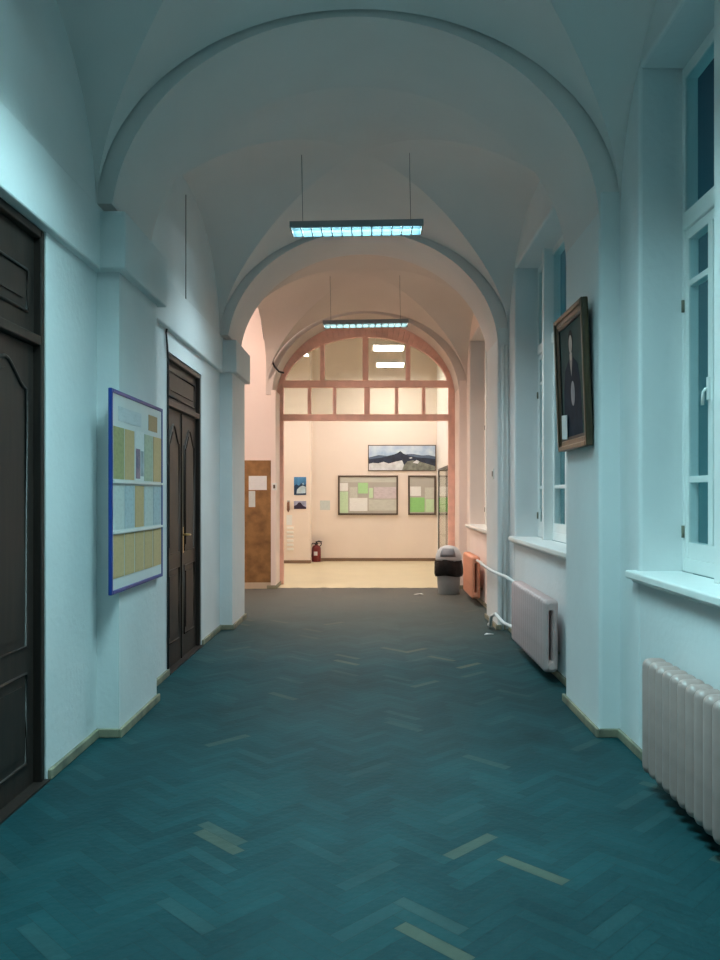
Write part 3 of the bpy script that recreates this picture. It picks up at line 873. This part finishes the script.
sheet_facing(hx(320), hz(510), 10 * s, 9.5 * s, HY, P['pale'], 'pale blank sheet on the hall wall above the fire extinguisher', None)
t = thing('wall_vent', 'louvred vent grille low on the forward cream wall section', 'vent', (gx(286), 18.1, gz(552)))
ww, hh = gx(294.5) - gx(286), gz(525) - gz(552)
MB().box(0, ww, -.008, -.001, 0, hh).build('backing', 'peach', t)
b = MB()
for k in range(6):
    z = .04 + k * (hh - .04) / 6
    b.box(.02, ww - .02, -.03, -.008, z, z + .055, None)
b.build('slat', 'hallwhite', t, bevel=.008)
t = thing('coat_hook', 'small brown hook with something hanging on the hall wall beside the pictures', 'hook', (gx(288.5), 18.1, gz(512)))
MB().box(-.03, .03, -.02, -.001, .20, .26).build('plate', 'steel', t)
MB().tube([(0, -.02, .23), (0, -.05, .21), (0, -.055, .05), (.0, -.045, 0)], [.01, .03, .035, .012], seg=8).build('hanging_strap', mat('strap_brown', (.22, .10, .06), .6), t)

# fire extinguisher
t = thing('fire_extinguisher', 'red fire extinguisher standing on the floor by the hall wall corner', 'fire extinguisher', (hx(317), HY - .20, 0))
MB().lathe([(.07, 0), (.10, .005), (.105, .03), (.105, .30), (.095, .345), (.06, .375), (.035, .385), (.035, .40)], seg=24).build('cylinder', 'red', t)
MB().box(-.05, .03, -.108, -.103, .15, .24).build('label_patch', 'whitepaint', t)
b = MB(); b.lathe([(.04, .40), (.04, .425), (.02, .43), (.02, .46)], seg=12); b.box(-.02, .13, -.018, .018, .455, .475); b.box(-.02, .12, -.015, .015, .425, .44)
b.build('valve', 'blackplastic', t, bevel=.004)
MB().tube([(-.03, 0, .42), (-.09, -.02, .43), (-.125, -.04, .36), (-.122, -.05, .2), (-.115, -.05, .12)], .013).build('hose', 'blackplastic', t)
MB().tube([(.06 + .055 * math.cos(a), 0, .42 + .06 * math.sin(a)) for a in [2 * PI * k / 16 for k in range(16)]], .012, closed=True).build('handle_loop', 'blackplastic', t)

# glass showcase against the hall's white wall
t = thing('glass_showcase', 'tall glass showcase with dark frame edges behind the litter bin', 'showcase', (1.33, 0, 0))
y0, y1, hh = 14.0, 16.1, 2.06
b = MB(); q = .035
for y in (y0, y1 - q):
    b.box(0, q, y, y + q, 0, hh)
    b.box(.150, .185, y, y + q, 0, hh)
b.box(0, q, y0, y1, hh - q, hh); b.box(.150, .185, y0, y1, hh - q, hh); b.box(q, .150, y0, y0 + q, hh - q, hh); b.box(q, .150, y1 - q, y1, hh - q, hh)
b.box(0, .185, y0, y1, 0, .08)
b.build('frame', mat('showcase_frame', (.05, .055, .06), .4, .3), t)
MB().box(.01, .018, y0 + q, y1 - q, .08, hh - q).build('front_pane', 'glassclear', t)
MB().box(q, .150, y0 + .01, y0 + .016, .08, hh - q).build('end_pane', 'glassclear', t)
for z in (.75, 1.35):
    MB().box(.03, .175, y0 + .04, y1 - .04, z, z + .008).build('shelf', 'glassclear', t)

# light switches
def switch(x, y, z, face, label):
    t = thing('light_switch', label, 'switch', (x, y, z))
    MB().box(-.04, .04, -.012, 0, -.06, .06).build('plate', 'whitepaint', t, bevel=.004)
    MB().box(-.016, .016, -.018, -.012, -.03, .03).build('rocker', 'boarddark', t)
    t.rotation_euler = (0, 0, face)
switch(PR, 9.35, 1.77, -PI / 2, 'small wall switch on the far pilaster of the window side')
switch(-1.60, PIL[3], 1.67, 0, 'small switch on the pier at the foot of the salmon arch')

# ------------------------------------------------------------------ world, camera
w = bpy.data.worlds.new('World'); S.world = w; w.use_nodes = True
nt = w.node_tree; bg = nt.nodes['Background']
tc = nt.nodes.new('ShaderNodeTexCoord'); sp = nt.nodes.new('ShaderNodeSeparateXYZ'); rp = nt.nodes.new('ShaderNodeValToRGB')
rp.color_ramp.elements[0].position = .0; rp.color_ramp.elements[0].color = (.010, .095, .115, 1)
rp.color_ramp.elements[1].position = .46; rp.color_ramp.elements[1].color = (.002, .009, .018, 1)
k = rp.color_ramp.elements.new(.30); k.color = (.004, .032, .046, 1)
nt.links.new(tc.outputs['Generated'], sp.inputs[0]); nt.links.new(sp.outputs['Z'], rp.inputs['Fac']); nt.links.new(rp.outputs['Color'], bg.inputs['Color'])
bg.inputs['Strength'].default_value = 1.0

cam = bpy.data.cameras.new('Camera'); co = bpy.data.objects.new('Camera', cam); C.objects.link(co)
co.location = (0, 0, 1.5); co.rotation_euler = (PI / 2, 0, 0)
cam.lens = 30.0; cam.sensor_width = 36; cam.shift_x = -12 / 960; cam.shift_y = 17 / 960
cam.clip_start = .05
S.camera = co
S.view_settings.view_transform = 'Standard'; S.view_settings.look = 'None'
S.view_settings.exposure = 0.14; S.view_settings.gamma = 1.0
S.view_settings.use_curve_mapping = False
S.cycles.use_denoising = True
S.cycles.max_bounces = 10; S.cycles.diffuse_bounces = 6; S.cycles.transparent_max_bounces = 12
S.cycles.sample_clamp_indirect = 6
